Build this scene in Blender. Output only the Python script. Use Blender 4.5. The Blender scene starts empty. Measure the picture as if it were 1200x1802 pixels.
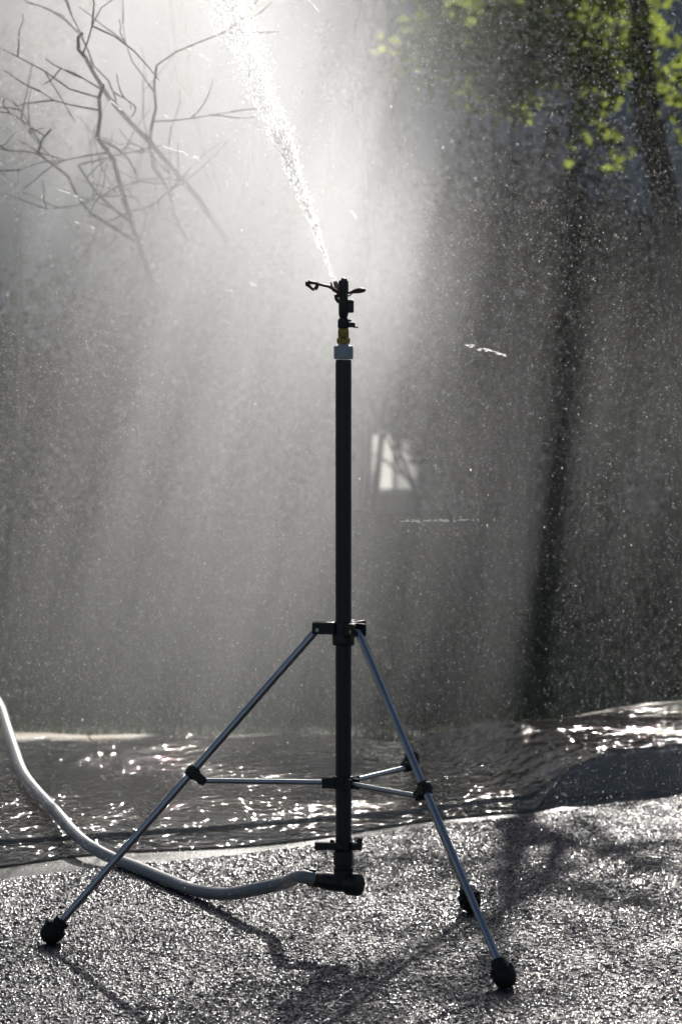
import bpy, math, random
import numpy as np
from mathutils import Vector, Matrix

# ------------------------------------------------------------------ camera, world, sun, exposure
SC = bpy.context.scene
COL = SC.collection
FPX, CAM_H, CAM_D, PITCH = 7213.0, 1.5, 8.8, math.radians(3.815)   # focal length in photo pixels, camera height, distance
cam_d = bpy.data.cameras.new('camera')
cam = bpy.data.objects.new('camera', cam_d); COL.objects.link(cam)
cam.location = (0, -CAM_D, CAM_H)
cam.rotation_euler = (math.pi/2 - PITCH, 0, 0)
cam_d.sensor_fit = 'VERTICAL'; cam_d.sensor_height = 36.0
cam_d.lens = FPX/1802*36.0
cam_d.clip_end = 900
cam_d.dof.use_dof = True; cam_d.dof.focus_distance = 8.65; cam_d.dof.aperture_fstop = 5.6
cam_d.dof.aperture_blades = 8
SC.camera = cam

SUN_EL, SUN_AZ = math.radians(26.0), math.radians(7.0)             # azimuth from +Y towards +X
w = bpy.data.worlds.new('World'); SC.world = w; w.use_nodes = True
nt = w.node_tree; nt.nodes.clear()
sky = nt.nodes.new('ShaderNodeTexSky'); sky.sky_type = 'NISHITA'; sky.sun_disc = False
sky.sun_elevation = SUN_EL; sky.sun_rotation = SUN_AZ
bg = nt.nodes.new('ShaderNodeBackground'); bg.inputs['Strength'].default_value = 0.05
wo = nt.nodes.new('ShaderNodeOutputWorld')
nt.links.new(sky.outputs[0], bg.inputs[0]); nt.links.new(bg.outputs[0], wo.inputs[0])

sun_d = bpy.data.lights.new('sun', 'SUN'); sun_d.energy = 5.0; sun_d.angle = math.radians(0.53); sun_d.color = (1.0, 0.96, 0.9)
sun = bpy.data.objects.new('sun', sun_d); COL.objects.link(sun)
S = Vector((math.sin(SUN_AZ)*math.cos(SUN_EL), math.cos(SUN_AZ)*math.cos(SUN_EL), math.sin(SUN_EL)))
sun.rotation_euler = S.to_track_quat('Z', 'Y').to_euler()
sun.location = (4, 30, 18)

SC.view_settings.view_transform = 'Standard'; SC.view_settings.look = 'None'
SC.view_settings.exposure = 0.1; SC.view_settings.gamma = 1.0
SC.render.engine = 'CYCLES'
cy = SC.cycles
cy.use_denoising = True; cy.denoising_prefilter = 'ACCURATE'; cy.denoiser = 'OPENIMAGEDENOISE'; cy.denoising_input_passes = 'RGB_ALBEDO_NORMAL'; cy.use_adaptive_sampling = False
cy.max_bounces = 6; cy.diffuse_bounces = 3; cy.glossy_bounces = 3; cy.transmission_bounces = 4
cy.volume_bounces = 0; cy.transparent_max_bounces = 12
cy.sample_clamp_indirect = 4.0
cy.volume_max_steps = 256

# ------------------------------------------------------------------ helpers
def ground(px, py, z=0.0):                     # photo pixel -> point on the level z
    dx, dy = (px-600)/FPX, (py-901)/FPX
    fy = math.cos(PITCH) - dy*math.sin(PITCH); fz = -math.sin(PITCH) - dy*math.cos(PITCH)
    t = (z-CAM_H)/fz
    return Vector((dx*t, -CAM_D+fy*t, z))
def at(px, py, y):                             # photo pixel -> point at the world depth y
    dx, dy = (px-600)/FPX, (py-901)/FPX
    fy = math.cos(PITCH) - dy*math.sin(PITCH); fz = -math.sin(PITCH) - dy*math.cos(PITCH)
    t = (y+CAM_D)/fy
    return Vector((dx*t, y, CAM_H+fz*t))

class MB:
    def __init__(s): s.v = []; s.f = []
    def add(s, vs, fs):
        n = len(s.v); s.v.extend([tuple(p) for p in vs]); s.f.extend([tuple(i+n for i in q) for q in fs]); return s
    def tube(s, pts, radii, n=8, cap=True):
        pts = [Vector(p) for p in pts]
        if not hasattr(radii, '__len__'): radii = [radii]*len(pts)
        up = None; vs = []; fs = []
        for i, p in enumerate(pts):
            t = (pts[min(i+1, len(pts)-1)] - pts[max(i-1, 0)]).normalized()
            if up is None:
                a = Vector((0, 0, 1)) if abs(t.z) < .9 else Vector((1, 0, 0))
                up = t.cross(a).normalized()
            up = (up - t*up.dot(t)).normalized()
            sd = t.cross(up)
            for k in range(n):
                a = 2*math.pi*k/n
                vs.append(p + (up*math.cos(a) + sd*math.sin(a))*radii[i])
        for i in range(len(pts)-1):
            for k in range(n):
                a, b = i*n+k, i*n+(k+1) % n
                fs.append((a, b, b+n, a+n))
        if cap:
            fs.append(tuple(reversed(range(n)))); m = (len(pts)-1)*n
            fs.append(tuple(range(m, m+n)))
        return s.add(vs, fs)
    def lathe(s, prof, c=(0, 0), n=28, M=None):        # prof: (radius, z) from bottom to top, about the axis through c
        vs = []; fs = []
        for r, z in prof:
            for k in range(n):
                a = 2*math.pi*k/n
                p = Vector((r*math.cos(a), r*math.sin(a), z))
                vs.append(M @ p if M else p + Vector((c[0], c[1], 0)))
        for i in range(len(prof)-1):
            for k in range(n):
                a, b = i*n+k, i*n+(k+1) % n
                fs.append((a, b, b+n, a+n))
        fs.append(tuple(reversed(range(n)))); m = (len(prof)-1)*n; fs.append(tuple(range(m, m+n)))
        return s.add(vs, fs)
    def box(s, c, size, M=None, bev=0.0):
        hx, hy, hz = [q/2 for q in size]; b = min(bev, hx*.9, hy*.9, hz*.9)
        if b <= 0:
            vs = [Vector((x, y, z)) for z in (-hz, hz) for y in (-hy, hy) for x in (-hx, hx)]
            fs = [(0, 2, 3, 1), (4, 5, 7, 6), (0, 1, 5, 4), (2, 6, 7, 3), (0, 4, 6, 2), (1, 3, 7, 5)]
        else:
            vs = []
            for z, q in ((-hz, b), (-hz+b, 0), (hz-b, 0), (hz, b)):
                X, Y = hx-q, hy-q
                vs += [Vector((-X+b, -Y, z)), Vector((X-b, -Y, z)), Vector((X, -Y+b, z)), Vector((X, Y-b, z)),
                       Vector((X-b, Y, z)), Vector((-X+b, Y, z)), Vector((-X, Y-b, z)), Vector((-X, -Y+b, z))]
            fs = [tuple(reversed(range(8))), tuple(range(24, 32))]
            for i in range(3):
                for k in range(8):
                    a, d = i*8+k, i*8+(k+1) % 8
                    fs.append((a, d, d+8, a+8))
        c = Vector(c)
        return s.add([(M @ p if M else p) + c for p in vs], fs)
    def build(s, name, mat, parent=None, smooth=True, ang=40):
        me = bpy.data.meshes.new(name); me.from_pydata(s.v, [], s.f); me.update()
        if smooth:
            me.polygons.foreach_set('use_smooth', [True]*len(me.polygons))
            me.set_sharp_from_angle(angle=math.radians(ang))
        me.materials.append(mat)
        o = bpy.data.objects.new(name, me); COL.objects.link(o)
        if parent: o.parent = parent
        return o
def np_mesh(name, v, f, mat, parent=None, smooth=False):
    me = bpy.data.meshes.new(name)
    v = np.asarray(v, np.float32); f = np.asarray(f, np.int32); k = f.shape[1]
    me.vertices.add(len(v)); me.vertices.foreach_set('co', v.ravel())
    me.loops.add(f.size); me.loops.foreach_set('vertex_index', f.ravel())
    me.polygons.add(len(f)); me.polygons.foreach_set('loop_start', np.arange(0, f.size, k, dtype=np.int32))
    me.update(calc_edges=True)
    if smooth: me.polygons.foreach_set('use_smooth', [True]*len(f))
    me.materials.append(mat)
    o = bpy.data.objects.new(name, me); COL.objects.link(o)
    if parent: o.parent = parent
    return o
def tag(o, label=None, cat=None, group=None, kind=None):
    if label: o['label'] = label
    if cat: o['category'] = cat
    if group: o['group'] = group
    if kind: o['kind'] = kind
    return o
def empty(name, loc=(0, 0, 0)):
    o = bpy.data.objects.new(name, None); COL.objects.link(o); o.empty_display_size = .1
    return o                                            # stays at the origin; parts are modelled in world coordinates

def catmull(P, k=8):
    out = []
    for i in range(len(P)-1):
        a, b, c_, d = P[max(i-1, 0)], P[i], P[i+1], P[min(i+2, len(P)-1)]
        for s in range(k):
            t = s/k
            out.append(.5*((2*b)+(c_-a)*t+(2*a-5*b+4*c_-d)*t*t+(3*b-a-3*c_+d)*t**3))
    out.append(P[-1]); return out

# ------------------------------------------------------------------ materials
def mat(name, base=(.5, .5, .5), rough=.5, metal=0.0, spec=.5, var=None, scale=8, bump=0, bscale=60, bdist=.01, rvar=0, coat=0):
    m = bpy.data.materials.new(name); m.use_nodes = True
    n = m.node_tree.nodes; l = m.node_tree.links; p = n['Principled BSDF']
    p.inputs['Base Color'].default_value = (*base, 1); p.inputs['Roughness'].default_value = rough
    p.inputs['Metallic'].default_value = metal; p.inputs['Specular IOR Level'].default_value = spec
    p.inputs['Coat Weight'].default_value = coat; p.inputs['Coat Roughness'].default_value = .15
    tc = n.new('ShaderNodeTexCoord')
    if var:
        t = n.new('ShaderNodeTexNoise'); t.inputs['Scale'].default_value = scale; t.inputs['Detail'].default_value = 6
        r = n.new('ShaderNodeValToRGB'); r.color_ramp.elements[0].position = .3; r.color_ramp.elements[1].position = .7
        r.color_ramp.elements[0].color = (*base, 1); r.color_ramp.elements[1].color = (*var, 1)
        l.new(tc.outputs['Object'], t.inputs['Vector']); l.new(t.outputs['Fac'], r.inputs[0]); l.new(r.outputs[0], p.inputs['Base Color'])
        if rvar:
            q = n.new('ShaderNodeMapRange'); q.inputs[1].default_value = .3; q.inputs[2].default_value = .7
            q.inputs[3].default_value = max(0.02, rough-rvar); q.inputs[4].default_value = rough+rvar
            l.new(t.outputs['Fac'], q.inputs[0]); l.new(q.outputs[0], p.inputs['Roughness'])
    if bump:
        t = n.new('ShaderNodeTexNoise'); t.inputs['Scale'].default_value = bscale; t.inputs['Detail'].default_value = 4
        b = n.new('ShaderNodeBump'); b.inputs['Strength'].default_value = bump; b.inputs['Distance'].default_value = bdist
        l.new(tc.outputs['Object'], t.inputs['Vector']); l.new(t.outputs['Fac'], b.inputs['Height']); l.new(b.outputs[0], p.inputs['Normal'])
    return m

def asphalt_mat():
    m = bpy.data.materials.new('wet_asphalt'); m.use_nodes = True
    n = m.node_tree.nodes; l = m.node_tree.links; p = n['Principled BSDF']
    tc = n.new('ShaderNodeTexCoord')
    v = n.new('ShaderNodeTexVoronoi'); v.inputs['Scale'].default_value = 150; v.inputs['Randomness'].default_value = 1
    v2 = n.new('ShaderNodeTexNoise'); v2.inputs['Scale'].default_value = 70; v2.inputs['Detail'].default_value = 3
    big = n.new('ShaderNodeTexNoise'); big.inputs['Scale'].default_value = 2.2; big.inputs['Detail'].default_value = 4
    for t in (v, v2, big): l.new(tc.outputs['Object'], t.inputs['Vector'])
    inv = n.new('ShaderNodeMath'); inv.operation = 'MULTIPLY_ADD'; inv.inputs[1].default_value = -1.0; inv.inputs[2].default_value = 1.0
    l.new(v.outputs['Distance'], inv.inputs[0])
    add = n.new('ShaderNodeMath'); add.operation = 'MULTIPLY_ADD'; add.inputs[1].default_value = 1.2
    l.new(v2.outputs['Fac'], add.inputs[0]); l.new(inv.outputs[0], add.inputs[2])
    b = n.new('ShaderNodeBump'); b.inputs['Strength'].default_value = 1.0; b.inputs['Distance'].default_value = .0042
    l.new(add.outputs[0], b.inputs['Height']); l.new(b.outputs[0], p.inputs['Normal'])
    r = n.new('ShaderNodeValToRGB'); e = r.color_ramp.elements
    e[0].color = (.022, .022, .024, 1); e[1].color = (.07, .068, .07, 1)
    l.new(v.outputs['Color'], r.inputs[0]); l.new(r.outputs[0], p.inputs['Base Color'])
    q = n.new('ShaderNodeMapRange'); q.inputs[1].default_value = .35; q.inputs[2].default_value = .65
    q.inputs[3].default_value = .20; q.inputs[4].default_value = .34
    l.new(big.outputs['Fac'], q.inputs[0]); l.new(q.outputs[0], p.inputs['Roughness'])
    return m
def wet_concrete_mat(name, a, b_, r0, r1, bs=.6):
    m = bpy.data.materials.new(name); m.use_nodes = True
    n = m.node_tree.nodes; l = m.node_tree.links; p = n['Principled BSDF']
    tc = n.new('ShaderNodeTexCoord')
    big = n.new('ShaderNodeTexNoise'); big.inputs['Scale'].default_value = 2.6; big.inputs['Detail'].default_value = 6; big.inputs['Distortion'].default_value = .6
    fine = n.new('ShaderNodeTexNoise'); fine.inputs['Scale'].default_value = 130; fine.inputs['Detail'].default_value = 4
    for t in (big, fine): l.new(tc.outputs['Object'], t.inputs['Vector'])
    r = n.new('ShaderNodeValToRGB'); e = r.color_ramp.elements; e[0].position = .32; e[1].position = .68
    e[0].color = (*a, 1); e[1].color = (*b_, 1)
    l.new(big.outputs['Fac'], r.inputs[0]); l.new(r.outputs[0], p.inputs['Base Color'])
    q = n.new('ShaderNodeMapRange'); q.inputs[1].default_value = .35; q.inputs[2].default_value = .65
    q.inputs[3].default_value = r0; q.inputs[4].default_value = r1
    l.new(big.outputs['Fac'], q.inputs[0]); l.new(q.outputs[0], p.inputs['Roughness'])
    b = n.new('ShaderNodeBump'); b.inputs['Strength'].default_value = bs; b.inputs['Distance'].default_value = .003
    l.new(fine.outputs['Fac'], b.inputs['Height']); l.new(b.outputs[0], p.inputs['Normal'])
    p.inputs['Specular IOR Level'].default_value = .25
    return m
def water_mat():
    m = bpy.data.materials.new('rippled_water'); m.use_nodes = True
    n = m.node_tree.nodes; l = m.node_tree.links; n.remove(n['Principled BSDF'])
    out = n['Material Output']; tc = n.new('ShaderNodeTexCoord')
    mp = n.new('ShaderNodeMapping'); mp.inputs['Scale'].default_value = (1, .7, 1); l.new(tc.outputs['Object'], mp.inputs[0])
    a = n.new('ShaderNodeTexNoise'); a.inputs['Scale'].default_value = 27; a.inputs['Detail'].default_value = 3
    c = n.new('ShaderNodeTexNoise'); c.inputs['Scale'].default_value = 7; c.inputs['Detail'].default_value = 2
    for t in (a, c): l.new(mp.outputs[0], t.inputs['Vector'])
    s = n.new('ShaderNodeMath'); s.operation = 'MULTIPLY_ADD'; s.inputs[1].default_value = 1.2
    l.new(c.outputs['Fac'], s.inputs[0]); l.new(a.outputs['Fac'], s.inputs[2])
    b = n.new('ShaderNodeBump'); b.inputs['Strength'].default_value = 1; b.inputs['Distance'].default_value = .0165
    l.new(s.outputs[0], b.inputs['Height'])
    k = n.new('ShaderNodeTexNoise'); k.inputs['Scale'].default_value = 2.1; k.inputs['Detail'].default_value = 2; l.new(tc.outputs['Object'], k.inputs['Vector'])
    km = n.new('ShaderNodeMapRange'); km.inputs[1].default_value = .32; km.inputs[2].default_value = .54; km.inputs[3].default_value = .25; km.inputs[4].default_value = 1.0
    l.new(k.outputs['Fac'], km.inputs[0]); l.new(km.outputs[0], b.inputs['Strength'])
    g = n.new('ShaderNodeBsdfGlossy'); g.inputs['Roughness'].default_value = .045; g.inputs['Color'].default_value = (1, 1, 1, 1)
    tr = n.new('ShaderNodeBsdfTransparent'); tr.inputs['Color'].default_value = (.86, .86, .83, 1)
    f = n.new('ShaderNodeFresnel'); f.inputs['IOR'].default_value = 1.33
    mx = n.new('ShaderNodeMixShader')
    l.new(b.outputs[0], g.inputs['Normal']); l.new(b.outputs[0], f.inputs['Normal'])
    l.new(f.outputs[0], mx.inputs[0]); l.new(tr.outputs[0], mx.inputs[1]); l.new(g.outputs[0], mx.inputs[2])
    l.new(mx.outputs[0], out.inputs['Surface'])
    return m
def leaf_mat(name, c, t, amt=.45):
    m = bpy.data.materials.new(name); m.use_nodes = True
    n = m.node_tree.nodes; l = m.node_tree.links; p = n['Principled BSDF']; out = n['Material Output']
    p.inputs['Base Color'].default_value = (*c, 1); p.inputs['Roughness'].default_value = .75; p.inputs['Specular IOR Level'].default_value = .12
    tl = n.new('ShaderNodeBsdfTranslucent'); mx = n.new('ShaderNodeMixShader'); mx.inputs[0].default_value = amt
    tc = n.new('ShaderNodeTexCoord'); no = n.new('ShaderNodeTexNoise'); no.inputs['Scale'].default_value = 9
    l.new(tc.outputs['Object'], no.inputs['Vector'])
    r = n.new('ShaderNodeValToRGB'); e = r.color_ramp.elements; e[0].position = .35; e[1].position = .65
    e[0].color = (*[q*.6 for q in t], 1); e[1].color = (*t, 1)
    l.new(no.outputs['Fac'], r.inputs[0]); l.new(r.outputs[0], tl.inputs[0])
    l.new(p.outputs[0], mx.inputs[1]); l.new(tl.outputs[0], mx.inputs[2]); l.new(mx.outputs[0], out.inputs['Surface'])
    return m
def drop_mat(name, clear=.3, col=(1, 1, 1)):           # clear water film: mostly passes and scatters the light behind it
    m = bpy.data.materials.new(name); m.use_nodes = True
    n = m.node_tree.nodes; l = m.node_tree.links; n.remove(n['Principled BSDF']); out = n['Material Output']
    tl = n.new('ShaderNodeBsdfTranslucent'); tl.inputs[0].default_value = (*col, 1)
    gl = n.new('ShaderNodeBsdfGlossy'); gl.inputs['Roughness'].default_value = .2
    tr = n.new('ShaderNodeBsdfTransparent')
    m1 = n.new('ShaderNodeMixShader'); m1.inputs[0].default_value = .12
    m2 = n.new('ShaderNodeMixShader'); m2.inputs[0].default_value = clear
    l.new(tl.outputs[0], m1.inputs[1]); l.new(gl.outputs[0], m1.inputs[2])
    l.new(m1.outputs[0], m2.inputs[1]); l.new(tr.outputs[0], m2.inputs[2]); l.new(m2.outputs[0], out.inputs['Surface'])
    return m

M_ASPH = asphalt_mat()
M_STONE = mat('wet_stone_chips', (.019, .017, .023), .21, var=(.05, .043, .056), scale=60, spec=.36)
M_STONE.node_tree.nodes['Principled BSDF'].inputs['Specular Tint'].default_value = (.95, .88, 1.0, 1)
_n = M_STONE.node_tree.nodes; _l = M_STONE.node_tree.links
_t = _n.new('ShaderNodeTexNoise'); _t.inputs['Scale'].default_value = 1.9; _t.inputs['Detail'].default_value = 4
_q = _n.new('ShaderNodeMapRange'); _q.inputs[1].default_value = .35; _q.inputs[2].default_value = .65; _q.inputs[3].default_value = .12; _q.inputs[4].default_value = .27
_c = _n.new('ShaderNodeTexCoord'); _l.new(_c.outputs['Object'], _t.inputs['Vector']); _l.new(_t.outputs['Fac'], _q.inputs[0]); _l.new(_q.outputs[0], _n['Principled BSDF'].inputs['Roughness'])
M_CONC = wet_concrete_mat('wet_concrete', (.18, .125, .072), (.45, .325, .185), .5, .8)
M_GUT = wet_concrete_mat('wet_gutter_concrete', (.11, .105, .095), (.2, .19, .17), .2, .38)
M_KERB = wet_concrete_mat('kerb_concrete', (.15, .145, .14), (.24, .23, .215), .25, .45)
M_WATER = water_mat()
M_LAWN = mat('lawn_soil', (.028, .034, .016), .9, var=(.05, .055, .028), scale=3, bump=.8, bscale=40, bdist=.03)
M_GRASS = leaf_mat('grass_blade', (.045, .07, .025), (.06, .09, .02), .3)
M_WALL = mat('painted_render', (.37, .365, .40), .85, var=(.42, .41, .45), scale=1.2, bump=.3, bscale=90, bdist=.004)
M_ROOF = mat('roof_tile', (.16, .09, .07), .8, var=(.22, .13, .1), scale=4, bump=.5, bscale=12, bdist=.03)
M_FRAME = mat('white_paint', (.75, .75, .74), .5)
M_GLASS = mat('window_glass', (.02, .022, .025), .05, spec=.6)
M_DOOR = mat('door_paint', (.10, .06, .04), .5)
M_BARK = mat('bark', (.045, .036, .03), .9, var=(.085, .07, .058), scale=25, bump=.8, bscale=50, bdist=.01)
M_BARK2 = mat('grey_bark', (.09, .082, .075), .85, var=(.14, .13, .12), scale=25, bump=.6, bscale=50, bdist=.01)
M_LEAF = leaf_mat('fresh_leaf', (.09, .14, .03), (.38, .46, .085), .62)
M_DARK = leaf_mat('dark_leaf', (.03, .045, .022), (.05, .07, .02), .3)
M_BROWN = leaf_mat('withered_leaf', (.04, .032, .022), (.06, .045, .025), .25)
M_PIPE = mat('black_riser_pipe', (.016, .016, .018), .38, var=(.022, .022, .024), scale=14, bump=.15, bscale=220, bdist=.001)
M_BLACK = mat('black_plastic', (.012, .012, .013), .42, var=(.018, .018, .02), scale=30, bump=.2, bscale=180, bdist=.001)
M_RUBBER = mat('black_rubber', (.010, .010, .010), .7, bump=.5, bscale=150, bdist=.003)
M_ALU = mat('aluminium_tube', (.52, .53, .56), .34, metal=1.0, var=(.42, .43, .46), scale=20, bump=.06, bscale=200, bdist=.001)
M_BRASS = mat('brass', (.42, .29, .10), .32, metal=1.0, var=(.30, .2, .07), scale=40)
M_BRONZE = mat('dark_bronze', (.10, .055, .038), .4, metal=.6, var=(.06, .035, .03), scale=60)
M_PVC = mat('grey_pvc', (.42, .43, .47), .4, var=(.36, .37, .41), scale=40)
M_HOSE = mat('grey_hose', (.30, .30, .31), .38, var=(.24, .24, .25), scale=18, bump=.12, bscale=90, bdist=.002)
M_DROP = drop_mat('water_drop', .2)
M_JET = drop_mat('white_water', .3)
M_GAP_GLOW = bpy.data.materials.new('gap_glow'); M_GAP_GLOW.use_nodes = True
_p = M_GAP_GLOW.node_tree.nodes['Principled BSDF']; _p.inputs['Base Color'].default_value = (.6, .6, .55, 1)
_p.inputs['Emission Color'].default_value = (1, .97, .88, 1); _p.inputs['Emission Strength'].default_value = .7  # added glow, stands in for a bright gap between the shrubs

M_GAP_DIM = M_GAP_GLOW.copy(); M_GAP_DIM.name = 'gap_glow_dim'
M_GAP_DIM.node_tree.nodes['Principled BSDF'].inputs['Emission Strength'].default_value = .32  # weaker copy of the added glow, for the gap's dimmer half
# ------------------------------------------------------------------ ground, road, gutter, kerb, pavement
g = MB(); g.add([(-250, -60, -.03), (250, -60, -.03), (250, 400, -.03), (-250, 400, -.03)], [(0, 1, 2, 3)])
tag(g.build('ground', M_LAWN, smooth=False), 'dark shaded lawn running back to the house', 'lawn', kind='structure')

EDGE = [(0, 1548), (200, 1523), (370, 1509), (550, 1487), (742, 1454), (950, 1433), (1200, 1393)]   # asphalt rim
LIP = [(0, 1487), (360, 1464), (720, 1433), (912, 1408), (1200, 1388)]                             # foot of the kerb
def extend(pts, d0, d1):
    a = pts[0] + (pts[0]-pts[1]).normalized()*d0; b = pts[-1] + (pts[-1]-pts[-2]).normalized()*d1
    return [a]+pts+[b]
edge = extend([ground(*p) for p in EDGE], 6, 9)
lip = extend([ground(*p) for p in LIP], 6, 9)
# keep the gutter a real strip out to the right
lip[-1] = edge[-1] + Vector((-.1, .14, 0)); lip[-2] = edge[-2] + Vector((-.03, .04, 0))
def resample(pts, n):
    d = [0]
    for a, b in zip(pts, pts[1:]): d.append(d[-1]+(b-a).length)
    out = []
    for i in range(n):
        s = d[-1]*i/(n-1); k = 0
        while k < len(d)-2 and d[k+1] < s: k += 1
        t = (s-d[k])/(d[k+1]-d[k]); out.append(pts[k].lerp(pts[k+1], t))
    return out
NU = 120
eR, lR = resample(edge, NU), resample(lip, NU)
def wob(i, s, a): return a*(math.sin(i*1.7+s)+.6*math.sin(i*.63+2*s))
r = MB(); vs = []
for i, p in enumerate(eR): vs += [(p.x, p.y+wob(i, 1, .006), 0), (p.x+2, -40, 0)]
r.add(vs, [(2*i, 2*i+1, 2*i+3, 2*i+2) for i in range(NU-1)])
r.add([(-60, -40, -.002), (-6, -40, -.002), (edge[0].x, edge[0].y, -.002), (-60, edge[0].y-40, -.002)], [(0, 1, 2, 3)])
tag(r.build('road', M_ASPH, smooth=False), 'wet glittering dark asphalt under the sprinkler', 'road', kind='structure')
# aggregate standing proud of the binder where the camera looks
rs = np.random.RandomState(31)
NA = 230000
ax_ = rs.uniform(-1.25, 1.45, NA); ay_ = rs.uniform(-2.35, 2.5, NA)
ex_ = np.array([p.x for p in eR]); ey_ = np.array([p.y for p in eR])
half = .115*(ay_+CAM_D)
ok = (ay_ < np.interp(ax_, ex_, ey_)-.01) & (np.abs(ax_) < half)
ax_, ay_ = ax_[ok], ay_[ok]; NA = len(ax_)
ra = rs.gamma(9, .00036, NA)+.0006; th = rs.uniform(0, 6.28, NA); hz_ = ra*rs.uniform(.2, .62, NA)
tl = rs.normal(0, .22, (NA, 2))
vv_ = []
for kk in range(5):
    an = th+kk*2*np.pi/5; jr = ra*rs.uniform(.8, 1.25, NA)
    vv_.append(np.stack([ax_+jr*np.cos(an), ay_+jr*np.sin(an), np.full(NA, -.0006)], 1))
for kk in range(3):
    an = th+kk*2*np.pi/3+.4; jr = ra*.6
    dx_, dy_ = jr*np.cos(an), jr*np.sin(an)
    vv_.append(np.stack([ax_+dx_, ay_+dy_, hz_+dx_*tl[:, 0]+dy_*tl[:, 1]], 1))
vv_ = np.stack(vv_, 1).reshape(-1, 3)
bf = np.array([[5, 6, 7], [0, 1, 5], [1, 6, 5], [1, 2, 6], [2, 3, 6], [3, 7, 6], [3, 4, 7], [4, 0, 7], [0, 5, 7]])
ag = np_mesh('aggregate', vv_, (np.arange(NA)[:, None, None]*8+bf[None]).reshape(-1, 3), M_STONE, bpy.data.objects['road'])
ag['kind'] = 'stuff'
gt = MB(); vs = []
for i in range(NU):
    a, b = eR[i], lR[i]
    for t in (-.06, 0, .35, .7, 1.0, 1.25):
        q = a.lerp(b, t); vs.append((q.x, q.y, -.005 - .006*math.sin(max(0, min(1, t))*math.pi) + (.005 if t > .9 else 0)))
gt.add(vs, [(6*i+k, 6*i+6+k, 6*i+7+k, 6*i+1+k) for i in range(NU-1) for k in range(5)])
tag(gt.build('gutter', M_GUT), 'smooth wet concrete gutter between asphalt and kerb', 'gutter', kind='structure')

LIP_D = [0]
for a, b in zip(lR, lR[1:]): LIP_D.append(LIP_D[-1]+(b-a).length)
i0 = min(range(NU), key=lambda i: (lR[i]-ground(900, 1409)).length); i1 = min(range(NU), key=lambda i: (lR[i]-ground(1030, 1400)).length)
def rise(s):                                    # kerb height along its run: dropped at the driveway, full to the right
    t = max(0, min(1, (s-LIP_D[i0])/(LIP_D[i1]-LIP_D[i0]+.12))); t = t*t*(3-2*t)
    return .012 + .098*t
def kerb_normal(i):
    d = (lR[min(i+3, NU-1)]-lR[max(i-3, 0)]).normalized(); return Vector((-d.y, d.x, 0))
k = MB(); vs = []
for i in range(NU):
    h = rise(LIP_D[i]); nn = kerb_normal(i)
    for o, z in ((0, -.03), (.004, .0), (.012, h*.75), (.022, h*.94), (.04, h), (.15, h+.004), (.152, h-.05)):
        q = lR[i]+nn*o; vs.append((q.x, q.y, z))
k.add(vs, [(7*i+j, 7*i+7+j, 7*i+8+j, 7*i+1+j) for i in range(NU-1) for j in range(6)])
tag(k.build('kerb', M_KERB), 'low concrete kerb dropping to the driveway apron', 'kerb', kind='structure')

# pavement behind the kerb: cast slabs with open joints, parallel to the kerb, over a base sheet
FAR_Y = 3.35
def far_y(p):                                   # back edge of the pavement: wide over the apron, narrow beside the full kerb
    t = max(0, min(1, (p.x-.1)/.7)); t = t*t*(3-2*t)
    return max(FAR_Y-.5*t, p.y+.42)+.04*math.sin(p.x*7.3)+.03*math.sin(p.x*17.1+1)+.015*math.sin(p.x*41)
pave = MB(); vs = []
for i in range(NU):
    h = rise(LIP_D[i]); nn = kerb_normal(i); a = lR[i]+nn*.14
    b = Vector((a.x-.25, far_y(a), 0))
    vs += [(a.x, a.y, h-.03), (b.x, b.y, h-.03)]
pave.add(vs, [(2*i, 2*i+2, 2*i+3, 2*i+1) for i in range(NU-1)])
pavement = tag(pave.build('pavement', M_GUT, smooth=False), 'wet tan concrete pavement behind the kerb', 'pavement', kind='structure')
def slab(i_a, i_b, t0, t1):
    m = MB(); top = []; cols = []
    idx = list(range(i_a, i_b+1))
    NV = 8
    for c, i in enumerate(idx):
        h = rise(LIP_D[i]); nn = kerb_normal(i); a = lR[i]+nn*.158
        b = Vector((a.x-.25, far_y(a), 0))
        if c == 0: a = a.lerp(lR[i+1]+kerb_normal(i+1)*.158, .06); b = b.lerp(Vector((b.x+.1, b.y, 0)), .06)
        for kk in range(NV):
            t = t0+(t1-t0)*kk/(NV-1); q = a.lerp(b, t)
            top.append((q.x, q.y, h+.003+.01*t))
    W = NV; n = len(idx)
    fs = [(c*W+j, (c+1)*W+j, (c+1)*W+j+1, c*W+j+1) for c in range(n-1) for j in range(W-1)]
    m.add(top, fs)
    # sides
    ring = [c*W for c in range(n)]+[(n-1)*W+j for j in range(1, W)]+[c*W+W-1 for c in range(n-2, -1, -1)]+[j for j in range(W-2, 0, -1)]
    base = len(m.v)
    for q in ring: x, y, z = m.v[q]; m.v.append((x, y, z-.05))
    for a_ in range(len(ring)):
        b_ = (a_+1) % len(ring); m.f.append((ring[b_], ring[a_], base+a_, base+b_))
    return m.build('slab', M_CONC, pavement, ang=30)
iL = min(range(NU), key=lambda i: (lR[i]-ground(330, 1466)).length)
iR = min(range(NU), key=lambda i: (lR[i]-ground(1120, 1395)).length)
cuts = [20, (20+iL)//2, iL, iR, (iR+NU-24)//2, NU-24]
for a_, b_ in zip(cuts, cuts[1:]):
    for t0, t1 in ((0, .52), (.525, 1.0)): slab(a_, b_, t0, t1)

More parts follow.
